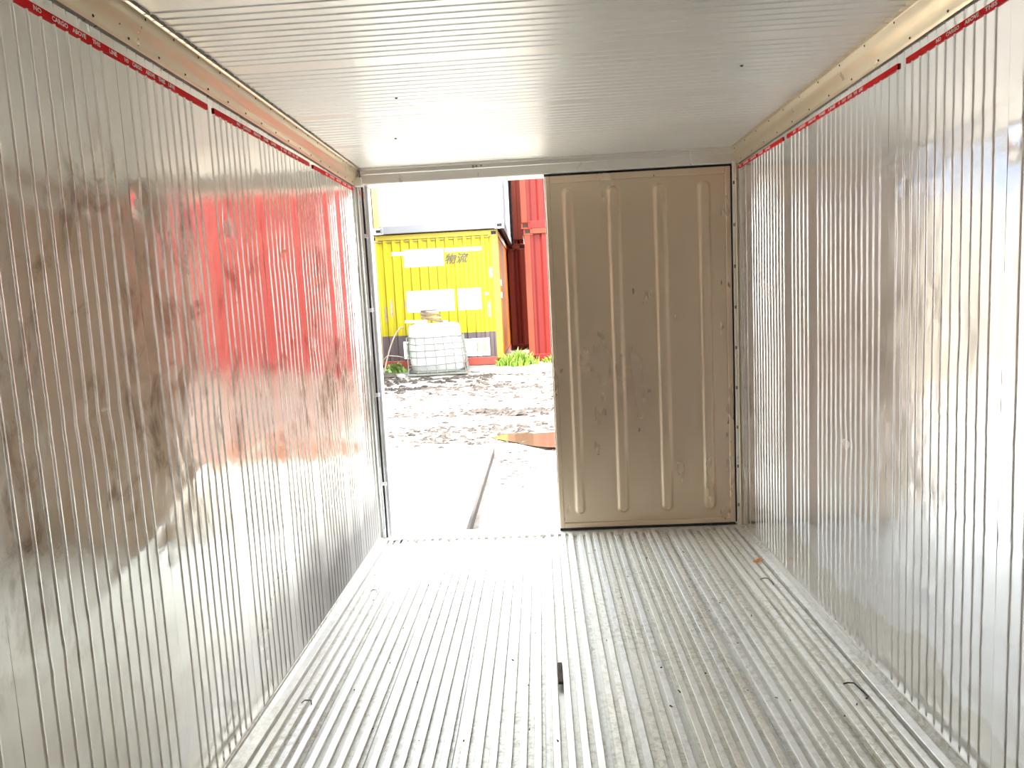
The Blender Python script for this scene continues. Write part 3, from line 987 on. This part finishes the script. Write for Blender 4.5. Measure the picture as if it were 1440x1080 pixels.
YY = 9.4
yel = container('bright yellow container with dark lower band, standing on the mud', -3.27, -0.80, YY, YY + 6.06, 0.28, 2.575,
    dict(front=M['yellow'], side=M['orange'], rail_bottom=M['rust_red'], rail_top=M['yellow_rail'], post_l=M['cream'], post_r=M['yellow_rail'], cast=M['cream']), 0.175, 0.034, gussets=True)
W2, D2 = 1.235, 3.03
def yp(x0, x1, z0, z1, mt_, nm, off=0.006):
    return corr_patch(yel, W2, D2, 0.12, 0.175, 0.034, x0 + 2.035, x1 + 2.035, z0 - 0.28, z1 - 0.28, mt_, nm, off)
yp(-2.62, -1.86, 2.23, 2.56, M['logo'], 'white_lettering')
yp(-2.86, -2.62, 2.46, 2.53, M['logo'], 'white_lettering')
yp(-1.83, -1.12, 2.48, 2.55, M['logo'], 'white_lettering')
yp(-2.62, -1.70, 1.36, 1.77, M['logo'], 'white_lettering')
yp(-1.62, -1.18, 1.36, 1.77, M['logo'], 'white_lettering')
yp(-2.75, -1.06, 0.46, 0.80, M['logo'], 'white_lettering')
for (a, c) in ((-2.68, -2.52), (-2.46, -2.34), (-1.32, -1.25), (-1.21, -1.13)):
    yp(a, c, 0.54, 0.72, M['logo_mark'], 'worn_print', 0.009)
for (a, c, z0_, z1_) in ((-2.95, -2.91, 1.30, 1.62), (-3.07, -3.03, 1.2, 1.5), (-2.67, -2.64, 1.45, 1.6), (-1.06, -1.00, 1.2, 1.5), (-1.10, -1.02, 1.62, 1.68), (-1.0, -0.93, 1.95, 2.15)):
    yp(a, c, z0_, z1_, M['wood'], 'rust_patch', 0.005)
tm = text_mesh([('\u7269\u6d41', 0.0, 0.44, 0.20)], lambda u, v: (0.185 + u + 0.25 * v, -D2 + 0.008, 1.965 + v + 0.04 * u), M['ink_black'], 'lettering')
tag(tm.build('lettering', M['ink_black'], yel), kind='stuff')
for z in (1.28, 1.52):
    MB().box(W2 + 0.004, W2 + 0.008, -D2 + 0.16, -D2 + 0.55, z, z + 0.11).build('white_marking', M['logo'], yel)

wh = container('white container stacked on top of the yellow one', -3.14, -0.67, YY - 0.1, YY + 6.0, 2.865, 2.6,
    dict(front=M['white'], side=M['white_side'], rail_bottom=M['grey_rail'], rail_top=M['white'], post_l=M['cream'], post_r=M['white'], cast=M['white']), smooth_walls=True)
for (x, z, L) in ((0.03, 0.45, 0.16), (0.22, 0.52, 0.2), (0.30, 0.40, 0.12), (0.62, 0.38, 0.06), (0.58, 0.78, 0.04)):
    MB().box(x, x + 0.015, -3.05 + 0.012, -3.05 + 0.022, z, z + L).build('scuff_mark', M['grey_rail'], wh)

red_m = dict(front=M['red'], side=M['red'], rail_bottom=M['red'], rail_top=M['red_post'], post_l=M['red_post'], post_r=M['red_post'], cast=M['red_post'])
container('red container on the ground right of the yellow one, seen behind the door edge', -0.30, 11.89, 9.7, 12.14, 0.27, 2.59, red_m, 0.278, 0.036)
container('red container stacked above the red one beside the white container', -0.34, 11.85, 9.72, 12.16, 2.862, 2.59, red_m, 0.278, 0.036)
container('red container in the shaded gap between the yellow and red ones', -0.78, -0.36, 13.4, 19.4, 0.27, 2.59, red_m, 0.2, 0.03)
container('red container stacked in the shaded gap beside the white one', -0.62, -0.38, 13.4, 19.4, 2.862, 2.59, red_m, 0.2, 0.03)
container('red container at the far left behind the door jamb, on the ground', -5.85, -3.40, 9.55, 15.6, 0.27, 2.59, red_m, 0.19, 0.034)
container('red container at the far left behind the door jamb, stacked on top', -5.85, -3.40, 9.55, 15.6, 2.862, 2.59, red_m, 0.19, 0.034)
buff_m = dict(front=M['buff'], side=M['buff'], rail_bottom=M['rust_red'], rail_top=M['buff'], post_l=M['buff'], post_r=M['buff'], cast=M['buff'])
blue_m = dict(front=M['blue'], side=M['blue'], rail_bottom=M['blue'], rail_top=M['blue'], post_l=M['blue'], post_r=M['blue'], cast=M['blue'])
container('buff container out to the left, mirrored in the right wall', -15.3, -3.15, 6.0, 8.44, 0.06, 2.59, buff_m, 0.278, 0.036)
container('blue container out to the left on top of the buff one', -15.3, -3.15, 6.0, 8.44, 2.652, 2.59, blue_m, 0.278, 0.036)

# ---------------------------------------------------------------- caged tank with scrap on it
TX, TY, TZ = -1.97, 8.75, 0.225
tk = empty('caged_tank', (TX, TY, TZ), 0.06)
tag(tk, 'white plastic tank in a bent wire cage standing before the yellow container', 'tank')
def lean(z):
    return -0.05 * z
# tank: rounded box with ribs pressed into its wall
rows = []
for (z, hw_, hd_) in ((0.06, 0.40, 0.38), (0.10, 0.47, 0.44), (0.30, 0.485, 0.45), (0.33, 0.47, 0.44), (0.36, 0.485, 0.45), (0.58, 0.475, 0.44), (0.60, 0.46, 0.43), (0.63, 0.475, 0.44), (0.86, 0.46, 0.43), (0.90, 0.44, 0.41), (0.925, 0.38, 0.36), (0.93, 0.05, 0.05)):
    r = []
    for k in range(33):
        a = 2 * math.pi * k / 32
        ca, sa = math.cos(a), math.sin(a)
        e = 0.28
        px = math.copysign(abs(ca) ** e, ca) * hw_
        py = math.copysign(abs(sa) ** e, sa) * hd_
        d = 0.012 * noise.noise(Vector((px * 6, py * 6, z * 5)))
        r.append((px + lean(z) + d, py + d, z))
    rows.append(r)
MB().grid(rows).build('tank_body', M['tank'], tk, smooth=True)
cap = [(0.09 * math.cos(2 * math.pi * k / 14) + 0.12, 0.09 * math.sin(2 * math.pi * k / 14), z) for z in (0.92, 0.965) for k in range(14)]
MB().add(cap, [(k, (k + 1) % 14, 14 + (k + 1) % 14, 14 + k) for k in range(14)] + [tuple(range(14, 28))]).build('tank_cap', M['tank'], tk)
def sq(z, hw_, hd_, bend=0.0):
    pts = []
    for k in range(25):
        a = 2 * math.pi * k / 24
        ca, sa = math.cos(a), math.sin(a)
        px = math.copysign(abs(ca) ** 0.3, ca) * hw_ + lean(z)
        py = math.copysign(abs(sa) ** 0.3, sa) * hd_
        pts.append((px, py, z + bend * px + 0.008 * math.sin(k * 1.7)))
    return pts
for z, g_, bn in ((0.07, 0.53, -0.01), (0.20, 0.535, 0.03), (0.34, 0.53, 0.0), (0.46, 0.515, 0.02), (0.57, 0.51, 0.0), (0.69, 0.50, 0.0)):
    MB().tube(sq(z, g_, g_ - 0.03, bn), 0.009, 5).build('cage_hoop', M['cage'], tk)
for i in range(7):
    x = -0.50 + i * 1.0 / 6
    top = 0.70 if i < 6 else 0.60
    for sy in (-1, 1):
        MB().tube([(x * 1.03, sy * 0.505, 0.03), (x + lean(0.35) + rnd.uniform(-0.012, 0.012), sy * 0.50, 0.35), (x * 0.97 + lean(top), sy * 0.482, top)], 0.008, 5).build('cage_upright', M['cage'], tk)
for i in range(4):
    y = -0.32 + i * 0.213
    for sx_ in (-1, 1):
        MB().tube([(sx_ * 0.535, y, 0.03), (sx_ * 0.515 + lean(0.4), y, 0.4), (sx_ * 0.50 + lean(0.7), y, 0.70)], 0.008, 5).build('cage_upright', M['cage'], tk)
MB().box(-0.54, 0.54, -0.50, 0.50, 0.0, 0.045).build('tank_pallet', M['cage'], tk, bevel=0.01)
ZT = TZ + 0.935
def stick(name, pts, r, mt_, label, group=None, cat='wood'):
    tag(MB().tube(pts, r, 6).build(name, mt_), label, cat, group)
def board(name, c, L, wd, th, rz, ry, mt_, label, group=None):
    o = MB().box(-L / 2, L / 2, -wd / 2, wd / 2, 0, th).build(name, mt_, bevel=0.004)
    o.location = c
    o.rotation_euler = (0, ry, rz)
    tag(o, label, 'wood', group)
board('pinkish_board', (-2.30, 8.48, ZT + 0.012), 0.40, 0.16, 0.055, 0.05, 0.03, M['wood_pink'], 'pinkish board lying on the left edge of the caged tank')
G = 'scrap wood heaped on the tank'
board('scrap_wood', (-2.02, 8.55, ZT + 0.045), 0.40, 0.09, 0.035, 0.1, 0.22, M['wood_dark'], 'dark scrap board tilted at the bottom of the heap on the tank', G)
board('scrap_wood', (-2.05, 8.60, ZT + 0.10), 0.38, 0.08, 0.03, -0.15, 0.16, M['wood'], 'brown scrap board tilted in the lower half of the heap on the tank', G)
board('scrap_wood', (-2.05, 8.56, ZT + 0.145), 0.36, 0.07, 0.03, 0.2, 0.10, M['wood_dark'], 'dark scrap board in the middle of the heap on the tank', G)
board('scrap_wood', (-2.07, 8.62, ZT + 0.18), 0.34, 0.08, 0.028, -0.1, 0.05, M['wood'], 'brown scrap board in the upper half of the heap on the tank', G)
board('scrap_wood', (-2.08, 8.58, ZT + 0.215), 0.30, 0.05, 0.028, 0.12, -0.02, M['wood_dark'], 'dark narrow scrap board on top of the heap on the tank', G)
cb = []
for k in range(15):
    u = k / 14
    cb.append((-2.98 + 0.44 * u, 8.55 - 0.05 * u, 0.24 + 0.88 * math.sin(u * math.pi * 0.5) ** 0.9 - 0.0))
tag(MB().tube(cb, 0.013, 6).build('pale_cable', M['cable'], smooth=True), 'pale cable curving from the ground up to the caged tank', 'cable')
cb = [(-3.02, 8.6, 0.24), (-3.0, 8.6, 0.5), (-2.9, 8.62, 0.6), (-2.72, 8.62, 0.58), (-2.58, 8.62, 0.55)]
tag(MB().tube(cb, 0.009, 6).build('thin_cable', M['cable'], smooth=True), 'thin low cable looping left of the caged tank', 'cable')

# weeds
def weed(x, y, n, spread, hgt, mt_, label, wd=0.02):
    mb = MB()
    z0 = gz(x, y) - 0.01
    for i in range(n):
        a = rnd.uniform(0, 2 * math.pi)
        r0 = rnd.uniform(0, spread)
        bx, by = r0 * math.cos(a), 0.5 * r0 * math.sin(a)
        h_ = hgt * rnd.uniform(0.4, 1.0) * (1.1 - 0.6 * r0 / spread)
        la = rnd.uniform(0, 2 * math.pi)
        ln = rnd.uniform(0.1, 0.6) * h_
        px, py = math.cos(la), math.sin(la)
        pts = [(bx + px * ln * u * u, by + py * ln * u * u, h_ * (u - 0.25 * u * u * u)) for u in (0, 0.35, 0.7, 1.0)]
        w_ = wd * rnd.uniform(0.6, 1.4)
        ws = (0.5 * w_, w_, 0.7 * w_, 0.05 * w_)
        rows = [[(p[0] - py * q_, p[1] + px * q_, p[2]) for p, q_ in zip(pts, ws)], [(p[0], p[1], p[2] + 0.3 * q_) for p, q_ in zip(pts, ws)], [(p[0] + py * q_, p[1] - px * q_, p[2]) for p, q_ in zip(pts, ws)]]
        mb.grid(rows)
    o = mb.build('weed_clump', mt_, loc=(x, y, z0))
    tag(o, label, 'weeds', 'weeds at the foot of the containers')
weed(-0.52, 9.15, 260, 0.42, 0.48, M['leaf'], 'tall bright green weeds in front of the gap beside the red container', 0.016)
weed(0.16, 9.36, 90, 0.22, 0.22, M['leaf'], 'low green weeds at the foot of the red container corner')
weed(-2.84, 8.95, 150, 0.24, 0.28, M['leaf_dull'], 'broad-leaved green weeds left of the caged tank', 0.035)
weed(-3.7, 5.8, 120, 0.4, 0.35, M['leaf'], 'green weeds at the foot of the buff container')

# litter
def lump(name, x, y, s, mt_, label, sq_=0.5):
    rows = []
    for i in range(7):
        t = math.pi * i / 6
        r = []
        for k in range(11):
            a = 2 * math.pi * k / 10
            v = Vector((math.sin(t) * math.cos(a), math.sin(t) * math.sin(a), math.cos(t)))
            f = 1 + 0.45 * noise.noise(v * 2.1 + Vector((x, y, 0)))
            r.append((v.x * s * f, v.y * s * f * 0.8, v.z * s * f * sq_))
        rows.append(r)
    o = MB().grid(rows[::-1]).build(name, mt_, smooth=False)
    o.location = (x, y, gz(x, y) + s * sq_ * 0.55)
    tag(o, label, 'litter')
lump('crumpled_plastic', -1.28, 8.55, 0.09, M['scrap'], 'crumpled pale plastic on the ground at the right foot of the tank')
lump('crumpled_rag', -1.10, 8.42, 0.06, M['scrap'], 'small pale rag on the mud right of the crumpled plastic')
lump('mud_heap', -2.85, 8.35, 0.16, M['clod'], 'low brown mud heap in front of the broad-leaved weeds', 0.4)
lump('broken_chunk', -2.60, 8.28, 0.07, M['scrap'], 'broken pale chunk at the left foot of the tank')
